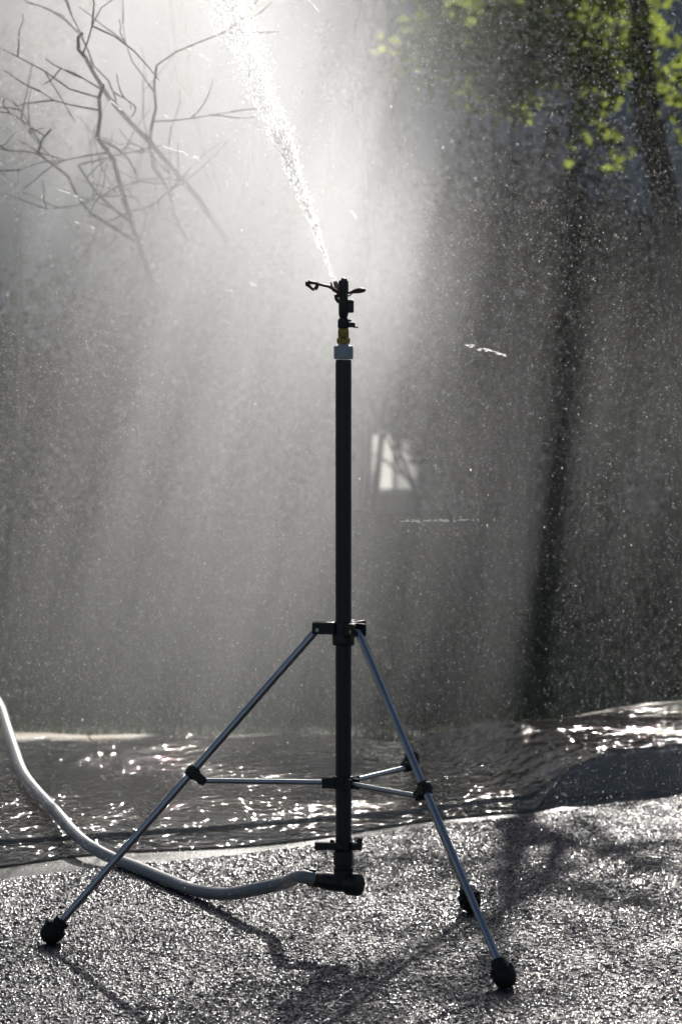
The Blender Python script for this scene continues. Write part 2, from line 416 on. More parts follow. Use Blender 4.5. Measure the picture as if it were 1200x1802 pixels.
# water film running over the dropped kerb, the apron and the gutter
wf = MB(); vs = []; rows = []
rngw = random.Random(4)
ia = max(0, min(range(NU), key=lambda i: (lR[i]-ground(-250, 1500)).length)); ib = NU-22
for i in range(ia, ib+1):
    nn = kerb_normal(i); h = rise(LIP_D[i]); fade = 1.0
    a = eR[i].lerp(lR[i], .45+.1*math.sin(i*.9)); 
    pts = [(a, -.004), (lR[i]-nn*.006, .003), (lR[i]+nn*.002, h*.8+.004), (lR[i]+nn*.036, h+.006), (lR[i]+nn*.16, h+.0085)]
    if h > .03: pts[:3] = [(lR[i]+nn*(.037+.001*q), h+.0055) for q in range(3)]
    st = lR[i]+nn*.16; far = Vector((st.x-.25, far_y(st), 0)); reach = .955+.05*math.sin(i*.8+1)+.03*math.sin(i*2.3)
    for t in (.25, .5, .75, 1.0): pts.append((st.lerp(far, reach*t), h+.0085+.0095*t))
    vs += [(p.x, p.y, z) for p, z in pts]
wf.add(vs, [(9*i+j, 9*i+9+j, 9*i+10+j, 9*i+1+j) for i in range(ib-ia) for j in range(8)])
tag(wf.build('water', M_WATER), 'thin sheet of running water over the apron and gutter', 'water', kind='structure')

# ------------------------------------------------------------------ house far behind (its roof shades the lawn)
house = tag(empty('house'), 'grey rendered house in shade behind the trees', 'house')
HY, EAVE = 14.2, 4.7
m = MB(); m.box((0, HY+4, EAVE/2-.05), (34, 8, EAVE+.1)); m.build('wall', M_WALL, house, smooth=False)
m = MB(); pit = math.tan(math.radians(25))
y0, y1 = HY-.35, HY+4; z0, z1 = EAVE-.02, EAVE-.02+pit*(4.35)
m.add([(-17.5, y0, z0), (17.5, y0, z0), (17.5, y1, z1), (-17.5, y1, z1), (17.5, 2*y1-y0, z0), (-17.5, 2*y1-y0, z0),
       (-17.5, y0, z0+.16), (17.5, y0, z0+.16), (17.5, y1, z1+.16), (-17.5, y1, z1+.16), (17.5, 2*y1-y0, z0+.16), (-17.5, 2*y1-y0, z0+.16)],
      [(0, 3, 2, 1), (3, 5, 4, 2), (6, 7, 8, 9), (9, 8, 10, 11), (0, 1, 7, 6), (4, 5, 11, 10), (1, 2, 8, 7), (2, 4, 10, 8), (3, 0, 6, 9), (5, 3, 9, 11)])
m.build('roof', M_ROOF, house, smooth=False)
def window(cx, z0, z1, wd, glass, bars=1, glass2=None):
    f = MB(); hh = z1-z0; zc = (z0+z1)/2; t = .06 if wd > .6 else .03
    for dx in (-wd/2-t/2, wd/2+t/2): f.box((cx+dx, HY-.02, zc), (t, .08, hh+2*t))
    for dz in (-hh/2-t/2, hh/2+t/2): f.box((cx, HY-.021, zc+dz), (wd, .078, t))
    for b in range(bars): f.box((cx-wd/2+wd*(b+1)/(bars+1), HY-.019, zc), (t*.8, .074, hh))
    fo = f.build('window', M_FRAME, house, smooth=False)
    for b in range(bars+1):
        p = MB(); p.box((cx-wd/2+wd*(b+.5)/(bars+1), HY-.008, zc), (wd/(bars+1)-t*.8, .01, hh)); p.build('pane', glass2 if (b and glass2) else glass, fo, smooth=False)
for x in (-9.5, -5.5, 6.6, 10.5): window(x, 1.0, 2.4, 1.3, M_GLASS)
gap0, gap1 = at(653, 766, HY), at(734, 866, HY)
window((gap0.x+gap1.x)/2, max(.1, gap1.z), gap0.z, gap1.x-gap0.x, M_GAP_GLOW, 1, M_GAP_DIM)  # made-up window: its glowing panes replace a sunlit gap in the shrubs

# ------------------------------------------------------------------ trees and shrubs
def grow(mb, p, d, L, r, depth, rng, tips, n=6, wig=.35, spread=.75, kids=(2, 3), lift=.1):
    pts = [p.copy()]; q = p.copy(); dd = d.normalized(); segs = 4
    for s in range(segs):
        dd = (dd + Vector((rng.gauss(0, wig*.5), rng.gauss(0, wig*.5), rng.gauss(lift*.5, wig*.4)))).normalized()
        q = q + dd*L/segs; pts.append(q.copy())
    mb.tube(pts, [r*(1-.55*i/segs) for i in range(segs+1)], n=n)
    if depth <= 1: tips.extend(pts[1:])
    if depth <= 0: return
    for c in range(rng.randint(*kids)):
        a = pts[rng.randint(2, segs)]
        nd = (dd + Vector((rng.gauss(0, spread), rng.gauss(0, spread), rng.gauss(lift, spread*.8)))).normalized()
        grow(mb, a, nd, L*rng.uniform(.55, .8), max(.0025, r*.5), depth-1, rng, tips, max(4, n-1), wig, spread, kids, lift)
def leaves(centres, per, spread, size, rng, up=.3):
    c = np.array([tuple(p) for p in centres], np.float32); N = len(c)*per
    rs = np.random.RandomState(rng.randint(0, 99999))
    pos = np.repeat(c, per, 0) + rs.normal(0, spread, (N, 3)).astype(np.float32)
    a = rs.normal(size=(N, 3)); a[:, 2] -= up; a /= np.linalg.norm(a, axis=1)[:, None]
    b = rs.normal(size=(N, 3)); b -= a*(a*b).sum(1)[:, None]; b /= np.linalg.norm(b, axis=1)[:, None]
    nrm = np.cross(a, b)
    L = (size*rs.uniform(.6, 1.25, N))[:, None]; W = L*.36
    v = np.stack([pos, pos+a*L*.45+b*W+nrm*W*.3, pos+a*L, pos+a*L*.45-b*W+nrm*W*.3], 1).reshape(-1, 3)
    i = np.arange(N)[:, None]*4
    f = np.concatenate([np.concatenate([i, i+1, i+2], 1), np.concatenate([i, i+2, i+3], 1)])
    return v, f
def polyline(mb, pxs, y, w0, w1, n=7, jit=0, rng=None, lean=0.0):      # lean: metres towards the camera per 100 px of height above pixel row 450
    pts = [at(px, py, y-lean*max(0, (450-py)/100)+(rng.gauss(0, jit) if rng else 0)) for px, py in pxs]
    sc = (y+CAM_D)/FPX*(.92 if lean else 1.0)
    # smooth the traced run a little
    out = []
    for a, b in zip(pts, pts[1:]):
        for s in range(3): out.append(a.lerp(b, s/3))
    out.append(pts[-1]); m_ = len(out)
    mb.tube(out, [.5*sc*(w0+(w1-w0)*i/(m_-1)) for i in range(m_)], n=n)
    return out

# the right-hand tree: leaning trunk, limbs and fresh back-lit leaves
rng = random.Random(11)
Y1 = 7.5
t1 = tag(empty('leafy_tree'), 'slender tree with dark trunk and fresh yellow-green leaves', 'tree')
tb = MB(); tips = []
trunk = [Vector((1.38, Y1, -.05)), Vector((1.36, Y1, .6)), at(1168, 340, Y1), at(1140, 200, Y1), at(1130, 90, Y1), at(1127, 0, Y1),
         Vector((1.17, Y1, 2.9)), Vector((1.25, Y1+.05, 3.5)), Vector((1.3, Y1, 4.3))]
tb.tube(trunk, [.085, .07, .056, .05, .045, .043, .045, .03, .018], n=12)
# limbs that show in the frame
l1 = polyline(tb, [(1118, 78), (1080, 72), (1040, 76), (1000, 92), (960, 102), (910, 98), (870, 118)], Y1, 15, 8, jit=.03, rng=rng)
l2 = polyline(tb, [(990, 95), (968, 62), (950, 40), (925, 5), (900, -60)], Y1, 10, 6, jit=.03, rng=rng)
l3 = polyline(tb, [(1140, 190), (1100, 150), (1060, 128), (1020, 120), (985, 135)], Y1, 9, 4, jit=.05, rng=rng)
l4 = polyline(tb, [(1150, 240), (1180, 200), (1230, 160)], Y1, 8, 4, jit=.03, rng=rng)
for L_ in (l1, l2, l3, l4):
    for p in L_[3::2]:
        grow(tb, p, Vector((rng.gauss(0, .6), rng.gauss(0, .5), rng.uniform(-.3, .6))), rng.uniform(.18, .4), .006, 1, rng, tips, 4)
n_low = len(tips)
# limbs above the frame; their shade falls on the asphalt
def caster(px, py, y):                          # point at depth y whose shadow falls on the ground under this pixel
    G = ground(px, py); return G + S*((y-G.y)/S.y)
shade = []
for pxs, r0, r1, y_ in (([(990, 1470), (960, 1550), (890, 1600), (800, 1650), (700, 1690), (600, 1722), (540, 1762), (470, 1815)], .038, .018, 7.35),
                        ([(985, 1465), (900, 1500), (800, 1522), (700, 1512), (640, 1528)], .026, .010, 7.6),
                        ([(960, 1550), (1030, 1560), (1090, 1590), (1180, 1600)], .018, .010, 7.5),
                        ([(700, 1690), (760, 1740), (800, 1770), (880, 1790)], .014, .008, 7.4),
                        ([(1010, 1440), (1100, 1500), (1200, 1482), (1300, 1470)], .024, .012, 7.6),
                        ([(600, 1722), (480, 1730), (380, 1745)], .014, .006, 7.3)):
    pp = [caster(px, py, y_+rng.gauss(0, .04)) for px, py in pxs]
    tb.tube(pp, [r0+(r1-r0)*i/(len(pp)-1) for i in range(len(pp))], n=8)
    for p, q in zip(pp, pp[1:]):
        for t_ in (.3, .75): grow(tb, p.lerp(q, t_), Vector((rng.gauss(.2, .6), rng.gauss(0, .6), rng.uniform(-.3, .8))), rng.uniform(.2, .42), .007, 1, rng, tips, 4)
for p, d, L, r_ in ((trunk[7], Vector((.6, -.3, .5)), .9, .02), (trunk[8], Vector((.3, 0, 1)), .8, .016), (trunk[6], Vector((.8, .1, .5)), 1.1, .03)):
    grow(tb, p, d, L, r_, 3, rng, tips, 7, kids=(2, 3), lift=.15)
for px, py, n_ in ((740, 1530, 26), (640, 1545, 18), (850, 1510, 14), (560, 1705, 14), (680, 1700, 12), (1170, 1490, 16), (1190, 1700, 16), (880, 1640, 10), (930, 1720, 8), (330, 1620, 8)):
    c0 = caster(px, py, 7.5)
    shade += [c0+Vector((rng.gauss(0, .10), rng.gauss(0, .1), rng.gauss(0, .045))) for _ in range(n_)]
tb.build('trunk', M_BARK, t1)
low = tips[:n_low]; high = tips[n_low:]
keep = [p for p in low]
v1, f1 = leaves(keep, 9, .06, .064, rng)
hk = [p for p in high if rng.random() < .35]+shade[::2]
v2, f2 = leaves(hk, 4, .07, .06, rng)
np_mesh('crown', np.concatenate([v1, v2]), np.concatenate([f1, f2+len(v1)]), M_LEAF, t1)

# bare multi-branched trees on the left, traced limbs plus grown twigs
def traced_tree(name, label, y, base_px, joins, limbs, mat_, seed, leafn=0, lm=None, twigs=.5, tw_r=.004, group=None, lean=0.0, foot_y=None):
    rng = random.Random(seed); t = tag(empty(name), label, 'tree', group)
    b = MB(); tips = []
    for px, w0, w1 in limbs:
        run = polyline(b, px, y, w0, w1, jit=.02, rng=rng, lean=lean)
        for p in run[2::2]:
            if rng.random() < twigs:
                grow(b, p, Vector((rng.gauss(0, .7), rng.gauss(0, .4), rng.uniform(-.1, .9))), rng.uniform(.12, .32), tw_r, 1, rng, tips, 4)
    foot = Vector((at(base_px, 600, y).x, y if foot_y is None else foot_y, -.05)); 
    for jx, jy, wd in joins:
        top = at(jx, jy, y); sc = (y+CAM_D)/FPX; back = foot.y-y
        if back > .3:                                   # arching stem: runs back from the crown, then down
            run_ = catmull([foot, foot+Vector((.02, -.05*back, .45)), foot.lerp(top, .35)+Vector((.03, .32*back, .28)), top+Vector((.03, .34*back, -.10)), top], 4)
        else:
            mid = foot.lerp(top, .5)+Vector((.03, 0, 0)); run_ = [foot, foot.lerp(mid, .6), mid, mid.lerp(top, .6), top]
        b.tube(run_, [.5*sc*wd*(1.6-.65*i/(len(run_)-1)) for i in range(len(run_))], n=9)
    b.build('trunk', mat_, t)
    cen = [p for p in tips if rng.random() < .5]
    if leafn and cen:
        v, f = leaves(cen, leafn, .04, .048, rng); np_mesh('crown', v, f, lm, t)
    return t
traced_tree('bare_tree', 'bare crooked tree with knobbly dark twigs standing in the spray', 2.6, 330, [(265, 490, 7)],
    [([(265, 490), (238, 410), (213, 330), (200, 280), (172, 243), (177, 205), (175, 172), (182, 150)], 10, 6),
     ([(240, 425), (200, 400), (160, 375), (137, 345), (120, 310), (95, 290), (67, 270), (75, 245), (90, 228)], 8, 4),
     ([(226, 388), (198, 365), (176, 345), (160, 325), (138, 290)], 6, 4),
     ([(137, 347), (160, 352), (176, 348)], 5, 4)], M_BARK, 3, 0, None, .5, .0026, lean=.33, foot_y=4.3)
traced_tree('bare_tree', 'bare tree with a long arching branch crossing the brightest spray', 2.75, 460, [(400, 425, 7.5)],
    [([(400, 425), (350, 350), (300, 292), (263, 248), (232, 218), (192, 172), (166, 130), (150, 100), (139, 88), (138, 66), (146, 58)], 11, 5),
     ([(264, 262), (267, 225), (275, 190), (272, 150), (276, 115)], 7, 4),
     ([(330, 425), (310, 385), (297, 335), (270, 295), (264, 255)], 6, 5),
     ([(205, 188), (203, 170), (190, 140)], 4, 3)], M_BARK, 5, 0, None, .3, .0026, lean=.30, foot_y=4.6)
traced_tree('bare_tree', 'pale straight-stemmed tree hardly showing through the dense mist', 8.4, 450, [(420, 470, 16)],
    [([(420, 470), (395, 370), (362, 270), (335, 170), (328, 80), (318, -30), (310, -120)], 14, 7),
     ([(335, 170), (312, 140), (305, 70), (298, -20), (290, -90)], 9, 5),
     ([(405, 400), (440, 300), (455, 220), (470, 150)], 7, 4)], M_BARK, 8, 0, None, .2)
traced_tree('bare_tree', 'twiggy grey tree beyond the spray at the lawn edge', 7.4, 20, [(30, 330, 12)],
    [([(30, 330), (45, 250), (38, 180), (60, 120), (85, 60), (95, -20)], 9, 5), ([(40, 230), (10, 170), (-5, 110), (12, 40)], 7, 4),
     ([(32, 300), (60, 260), (90, 232), (110, 215)], 6, 3), ([(36, 200), (0, 200), (-40, 150)], 6, 3), ([(30, 330), (-10, 290), (-60, 200)], 8, 4)], M_BARK2, 9, 3, M_DARK, .9)
traced_tree('bare_tree', 'thin-stemmed sapling cluster with upright wavy stems before the grey wall', 9.0, 640, [(645, 290, 9), (700, 300, 9)],
    [([(645, 290), (622, 190), (612, 110), (628, 40), (640, -30)], 8, 6), ([(645, 250), (640, 130), (655, 60), (662, -30)], 7, 6),
     ([(700, 300), (690, 170), (688, 80), (682, -30)], 8, 6), ([(700, 280), (735, 150), (750, 60), (748, -30)], 8, 6)], M_BARK, 12, 2, M_DARK, .6)
traced_tree('leafy_tree', 'many-stemmed young tree with tangled dark branches left of the trunk', 8.2, 900, [(860, 420, 12), (930, 430, 10), (1000, 330, 8)],
    [([(860, 420), (868, 300), (866, 150), (870, 40), (862, -40)], 10, 7), ([(860, 380), (825, 250), (822, 120), (820, -40)], 8, 6),
     ([(930, 430), (890, 330), (905, 200), (960, 130), (975, 100)], 9, 5), ([(1000, 330), (1006, 200), (1010, 120), (1020, -40)], 9, 6),
     ([(930, 430), (990, 340), (1050, 250), (1090, 235)], 8, 5), ([(860, 420), (800, 330), (770, 240), (752, 150)], 8, 5), ([(1090, 330), (1000, 300), (930, 330)], 7, 5)],
    M_BARK, 15, 3, M_DARK, .8, .006)
# fresh leaf sprays on the many-stemmed tree's upper left, where the sun clears the roof
rng = random.Random(21)
t2 = tag(empty('leafy_tree'), 'young tree with a bright leaf cluster high over the many stems', 'tree')
b = MB(); tips = []
run = polyline(b, [(900, 520), (880, 350), (868, 200), (850, 90), (840, 20), (830, -70)], 7.9, 13, 6)
foot = Vector((at(900, 520, 7.9).x+.05, 7.9, -.05)); b.tube([foot, foot.lerp(run[0], .5), run[0]], [.03, .02, .0135], n=8)
for px in ([(855, 110), (840, 60), (822, 10), (815, -30)], [(868, 170), (905, 110), (915, 60), (922, 20)], [(868, 200), (900, 120), (930, 60), (945, 10)], [(850, 90), (880, 40), (900, -20)], [(860, 140), (835, 110), (805, 60)]):
    rr = polyline(b, px, 7.9, 6, 3, jit=.04, rng=rng)
    for p in rr[1:]:
        grow(b, p, Vector((rng.gauss(0, .7), rng.gauss(0, .5), rng.uniform(-.4, .5))), rng.uniform(.07, .15), .004, 1, rng, tips, 4)
b.build('trunk', M_BARK, t2)
v, f = leaves(tips, 6, .045, .062, rng); np_mesh('crown', v, f, M_LEAF, t2)

SHRUBS = [(-3.6, 10.5, 1.5, 'rounded'), (-2.1, 11.4, 1.25, 'low'), (-.9, 10.2, 1.35, 'bushy'), (.66, 12.4, .7, 'small'), (1.0, 11.2, 1.3, 'dense'), (1.9, 9.4, 1.55, 'tall'),
          (.75, 8.8, 1.55, 'twiggy'), (3.1, 10.6, 1.6, 'broad'), (-1.6, 8.6, 1.1, 'loose')]
LBL = ['rounded evergreen shrub in front of the house, far from the path', 'low dark shrub between two rounder shrubs under the wall', 'bushy dark shrub behind the sprinkler riser in the mist',
       'small shrub partly covering the added glowing panes', 'dense dark shrub right of the added glowing panes', 'tall dark shrub at the foot of the leaning trunk',
       'twiggy shrub under the many-stemmed young tree', 'broad dark shrub beyond the leaning trunk', 'loose open shrub behind the bare crooked tree']
for (x, y, h, kd), lb in zip(SHRUBS, LBL):
    rng = random.Random(int(x*100)+777); t = tag(empty('shrub'), lb, 'shrub', 'shrubs in front of the house')
    b = MB(); tips = []
    for s in range(7):
        a = rng.uniform(0, 6.28)
        grow(b, Vector((x+.08*math.cos(a), y+.08*math.sin(a), -.05)), Vector((.55*math.cos(a), .55*math.sin(a), 1)), h*.55, .014, 3, rng, tips, 5, kids=(2, 3), spread=.6, lift=.25)
    if kd == 'small':                                   # a leaning twig crosses the added glow
        b.tube([Vector((x, y, .02)), at(700, 828, y), at(672, 806, y), at(650, 797, y)], [.012, .010, .008, .004], n=6)
    b.build('stems', M_BARK, t)
    pts = [p for p in tips if rng.random() < .9]
    v, f = leaves(pts, 4, .07, .06, rng); np_mesh('crown', v, f, M_DARK, t)

THICK = [(850, 8.3, 1.55, 'tangled brown thicket under the bright leaf cluster'), (950, 8.9, 1.45, 'dense brown thicket between the young tree and the leaning trunk'),
         (1050, 8.4, 1.4, 'matted dark thicket close to the leaning trunk'), (1180, 8.8, 1.5, 'brown thicket hiding the foot of the leaning trunk')]
for px, y, h, lb in THICK:
    rng = random.Random(px); t = tag(empty('thicket'), lb, 'thicket', 'brown thickets behind the spray'); b = MB(); tips = []
    x = (px-600)*(y+CAM_D)/FPX
    for s_i in range(7):
        a = rng.uniform(0, 6.28)
        grow(b, Vector((x+.06*math.cos(a), y+.06*math.sin(a), -.05)), Vector((.22*math.cos(a), .22*math.sin(a), 1)), h*.62, .013, 3, rng, tips, 5, kids=(3, 4), spread=.55, lift=.35, wig=.3)
    b.build('stems', M_BARK, t)
    pts = [p for p in tips if rng.random() < .6 and p.z < h*1.08]
    v, f = leaves(pts, 2, .05, .05, rng); np_mesh('crown', v, f, M_BROWN, t)
for x0_, x1_, lb in ((-6.5, -.05, 'low clipped dark hedge along the wall left of the added glowing panes'), (.62, 7.0, 'low clipped dark hedge along the wall right of the added glowing panes')):
    rng = random.Random(int(x0_*10)+50); t = tag(empty('hedge'), lb, 'hedge')
    b = MB(); cen = []
    nst = int((x1_-x0_)/.35)
    for s_i in range(nst):
        x = x0_+(s_i+.5)*(x1_-x0_)/nst
        b.tube([Vector((x, 13.3, -.05)), Vector((x+rng.gauss(0, .05), 13.3, .35)), Vector((x+rng.gauss(0, .1), 13.3+rng.gauss(0, .05), .8))], [.015, .012, .006], n=5)
    for q in range(int((x1_-x0_)*420)):
        cen.append(Vector((rng.uniform(x0_, x1_), 13.3+rng.gauss(0, .16), rng.uniform(.02, .95+.06*math.sin(q)))))
    b.build('stems', M_BARK, t)
    v, f = leaves(cen, 6, .06, .06, rng); np_mesh('crown', v, f, M_DARK, t)
# grass blades on the shaded lawn
rs = np.random.RandomState(2); N = 60000
gx = rs.uniform(-4.5, 5, N); gy = 3.33+rs.power(.8, N)*8.5
a = rs.uniform(0, 6.28, N); hgt = rs.uniform(.03, .075, N); wd = .003
base = np.stack([gx, gy, np.full(N, -.03)], 1)
off = np.stack([np.cos(a), np.sin(a), np.zeros(N)], 1)*wd
tip = base+np.stack([rs.normal(0, .02, N), rs.normal(0, .02, N), hgt], 1)
v = np.stack([base-off, base+off, tip], 1).reshape(-1, 3); f = np.arange(N*3).reshape(-1, 3)
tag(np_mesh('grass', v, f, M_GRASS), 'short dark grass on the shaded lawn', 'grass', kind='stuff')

# ------------------------------------------------------------------ the sprinkler on its tripod
YP = -.17
PX = at(604.3, 1000, YP).x
def Z(py): return at(604, py, YP).z
SCL = (YP+CAM_D)/FPX
def X(px): return (px-600)*SCL
sp = tag(empty('tripod_sprinkler'), 'black riser pipe sprinkler on an aluminium tripod with brass neck', 'sprinkler')
c = (PX, YP)
# riser pipe with moulded ends
m = MB(); rp = 14*SCL
m.lathe([(rp, Z(1500)), (rp, Z(1360)), (rp*1.0, Z(1100)), (rp, Z(640)), (rp*.97, Z(634)), (rp*.9, Z(633))], c); m.build('riser_pipe', M_PIPE, sp)
m = MB()
m.lathe([(15.6*SCL, Z(632)), (17*SCL, Z(630.5)), (17*SCL, Z(611)), (16.2*SCL, Z(608.5)), (9.5*SCL, Z(607.8)), (9.2*SCL, Z(604))], c); m.build('pipe_coupler', M_PVC, sp)
m = MB()
m.lathe([(9*SCL, Z(606)), (11.5*SCL, Z(603.5)), (11.8*SCL, Z(597)), (10.5*SCL, Z(594.5)), (9*SCL, Z(593.5)), (9.4*SCL, Z(592)), (9.6*SCL, Z(581)), (8.4*SCL, Z(578)), (8*SCL, Z(575))], c, n=6); m.build('brass_fitting', M_BRASS, sp, ang=20)
head = MB()
head.lathe([(9.5*SCL, Z(577.5)), (10.2*SCL, Z(575)), (10*SCL, Z(563)), (8*SCL, Z(561)), (6.6*SCL, Z(559)), (8.6*SCL, Z(553)), (8.6*SCL, Z(530)), (7.6*SCL, Z(522)), (7.6*SCL, Z(513))], c, n=20)
for dx in (-7, 7): head.box((PX+dx*SCL*.9, YP, Z(508)), (3.4*SCL, 8*SCL, 20*SCL), bev=.001)
head_o = head.build('sprinkler_head', M_BLACK, sp)
m = MB(); m.lathe([(8.4*SCL, Z(515)), (8.9*SCL, Z(513)), (8.9*SCL, Z(496)), (7.6*SCL, Z(493.5)), (4.4*SCL, Z(492.5)), (4.2*SCL, Z(489.5)), (3.0*SCL, Z(489))], c, n=18)
m.box((PX+5*SCL, YP, Z(492)), (3*SCL, 5*SCL, 4*SCL), bev=.0008); m.build('pivot_cap', M_BLACK, head_o)
m = MB(); m.box((X(616), YP, Z(539)), (13*SCL, 13*SCL, 23*SCL), bev=.002)
m.box((X(616), YP-.006, Z(533)), (9*SCL, 6*SCL, 3*SCL), bev=.0008); m.build('spring_housing', M_BLACK, head_o)
m = MB()                                                   # trip lever and collar
m.box((X(618), YP-.004, Z(571.5)), (14*SCL, 8*SCL, 9*SCL), bev=.0015); m.box((X(626), YP-.004, Z(575.6)), (10*SCL, 6*SCL, 2.6*SCL), bev=.0008)
m.box((X(614), YP-.004, Z(564)), (8*SCL, 7*SCL, 4*SCL), bev=.0008); m.build('trip_lever', M_BLACK, head_o)
# nozzle barrel pointing up along the jet
NOZ = Vector((X(590.5), YP+.022, Z(499)))
J = (at(408, 0, YP-.33)-NOZ).normalized()
# jet leaves the barrel and climbs away from the camera
m = MB(); bpt = Vector((X(600), YP+.0, Z(520)))
m.tube([bpt, bpt.lerp(NOZ, .4), bpt.lerp(NOZ, .8), NOZ, NOZ+J*.004], [.0075, .007, .0058, .005, .004], n=14)
m.tube([Vector((X(596), YP, Z(533))), Vector((X(592.5), YP, Z(527))), Vector((X(590.5), YP+.002, Z(519)))], [.0028, .0042, .0035], n=10)
m.build('nozzle', M_BLACK, head_o)
# swing arm: curved, with a square vane frame at its end
m = MB()
arm = [(601, 517), (592, 512.5), (584, 506.5), (577, 503.5), (569, 502), (561, 499.8)]
m.tube([Vector((X(a), YP-.006, Z(b_))) for a, b_ in arm], [.0046, .0042, .0038, .0032, .0030, .0034], n=8)
fr = [(561, 498.8), (550, 497.5), (542, 495.5)]
m.tube([Vector((X(a), YP-.006, Z(b_))) for a, b_ in fr], [.0034, .0034, .0048], n=8)
m.tube([Vector((X(a), YP-.006, Z(b_))) for a, b_ in ((541.5, 495.5), (541, 500.5), (546.5, 505))], [.005, .005, .0030], n=8)
m.tube([Vector((X(a), YP-.006, Z(b_))) for a, b_ in ((545, 504.5), (550, 508.5), (553.5, 509))], [.003, .003, .004], n=8)
m.tube([Vector((X(a), YP-.006, Z(b_))) for a, b_ in ((559, 500), (557.5, 505), (554.5, 509.5))], [.0042, .0042, .0040], n=8)
m.box((X(584.5), YP-.006, Z(505)), (3*SCL, 6*SCL, 17*SCL), M=Matrix.Rotation(-.25, 3, 'Y'), bev=.0006)
m.build('swing_arm', M_BRONZE, head_o)
m = MB()
m.tube([Vector((X(a), YP-.004, Z(b_))) for a, b_ in ((604, 517.5), (612, 516), (618, 514.5), (623, 512.8), (630, 511.5), (637, 510.8), (641.5, 510.8), (643.6, 511.2))],
       [.002, .0022, .0028, .0046, .0058, .0054, .0036, .001], n=12)
m.tube([Vector((X(a), YP-.004, Z(b_))) for a, b_ in ((608, 521), (615, 520.3), (620, 516))], [.0015, .0015, .0012], n=8)
m.build('counterweight', M_BRONZE, head_o)

# tripod
FEET = [ground(92, 1662), ground(887, 1740), ground(827, 1606)]
ctr = Vector((PX, YP, 0))
zt = Z(1105)
br = MB()
br.lathe([(19*SCL, Z(1135)), (19.5*SCL, Z(1133)), (19.5*SCL, Z(1115)), (17*SCL, Z(1112)), (17*SCL, Z(1095)), (15.2*SCL, Z(1093))], c)
tops = []
for F_ in FEET:
    d = (F_-ctr); d.z = 0; d.normalize(); sd = Vector((-d.y, d.x, 0))
    R_ = Matrix((d, sd, Vector((0, 0, 1)))).transposed()
    for s in (-1, 1): br.box(ctr+d*(35*SCL)+sd*s*.0125+Vector((0, 0, zt)), (40*SCL, .005, 21*SCL), M=R_, bev=.0012)
    br.box(ctr+d*(23*SCL)+Vector((0, 0, zt)), (14*SCL, .026, 20*SCL), M=R_, bev=.001)
    tops.append(ctr+d*(46*SCL)+Vector((0, 0, zt-.003)))
bracket = br.build('top_bracket', M_BLACK, sp)
for T_, F_ in zip(tops, FEET):
    d = (F_-ctr); d.z = 0; d.normalize(); sd = Vector((-d.y, d.x, 0))
    m = MB(); m.tube([T_-sd*.019, T_+sd*.019], .004, n=8); m.build('pivot_bolt', M_ALU, bracket)
low_c = MB(); zc = Z(1377)
low_c.lathe([(15*SCL, Z(1389)), (17.5*SCL, Z(1388)), (17.5*SCL, Z(1366)), (15*SCL, Z(1365))], c)
hubs = []
for F_ in FEET:
    d = (F_-ctr); d.z = 0; d.normalize(); sd = Vector((-d.y, d.x, 0))
    R_ = Matrix((d, sd, Vector((0, 0, 1)))).transposed()
    for s in (-1, 1): low_c.box(ctr+d*(26*SCL)+sd*s*.0095+Vector((0, 0, zc)), (24*SCL, .004, 19*SCL), M=R_, bev=.001)
    hubs.append(ctr+d*(33*SCL)+Vector((0, 0, zc)))
collar = low_c.build('lower_collar', M_BLACK, sp)
for T_, F_, Hb in zip(tops, FEET, hubs):
    ball = F_+Vector((0, 0, .0255)); ax = (T_-ball).normalized()
    leg = MB(); leg.tube([ball+ax*.02, ball+ax*.3, T_], .0078, n=16); lo = leg.build('leg', M_ALU, sp)
    ft = MB(); rot = ax.to_track_quat('Z', 'Y').to_matrix()
    prof = [(.002, -.0255), (.012, -.0228), (.0185, -.0175), (.0232, -.0085), (.0248, 0), (.0236, .008), (.0200, .0155), (.0185, .018), (.0185, .021), (.0165, .0225), (.0165, .034), (.0150, .0365), (.0085, .037)]
    ft.lathe(prof, n=22, M=Matrix.Translation(ball) @ rot.to_4x4())
    for kk in range(9):
        aa = 2*math.pi*kk/9; q = rot @ Vector((.0215*math.cos(aa), .0215*math.sin(aa), .012))
        ft.box(ball+q, (.007, .007, .012), M=rot @ Matrix.Rotation(aa, 3, 'Z'), bev=.001)
    ft.build('foot', M_RUBBER, lo)
    cp = T_.lerp(ball, .468)
    d = (F_-ctr); d.z = 0; d.normalize(); sd = Vector((-d.y, d.x, 0))
    nrm = sd.cross(ax)
    if nrm.z > 0: nrm = -nrm
    cl = MB(); R_ = Matrix((ax, sd, nrm)).transposed()
    cl.box(cp+nrm*.009, (.021, .024, .046), M=R_, bev=.003); cl.box(cp+nrm*.029, (.017, .016, .014), M=R_, bev=.002)
    cl.tube([cp-ax*.013, cp+ax*.013], .0125, n=14)
    cl.build('brace_clip', M_BLACK, lo)
    e = cp+nrm*.029
    bq = MB(); bq.tube([Hb, Hb.lerp(e, .5), e], .0056, n=14); bq.build('brace', M_ALU, sp)
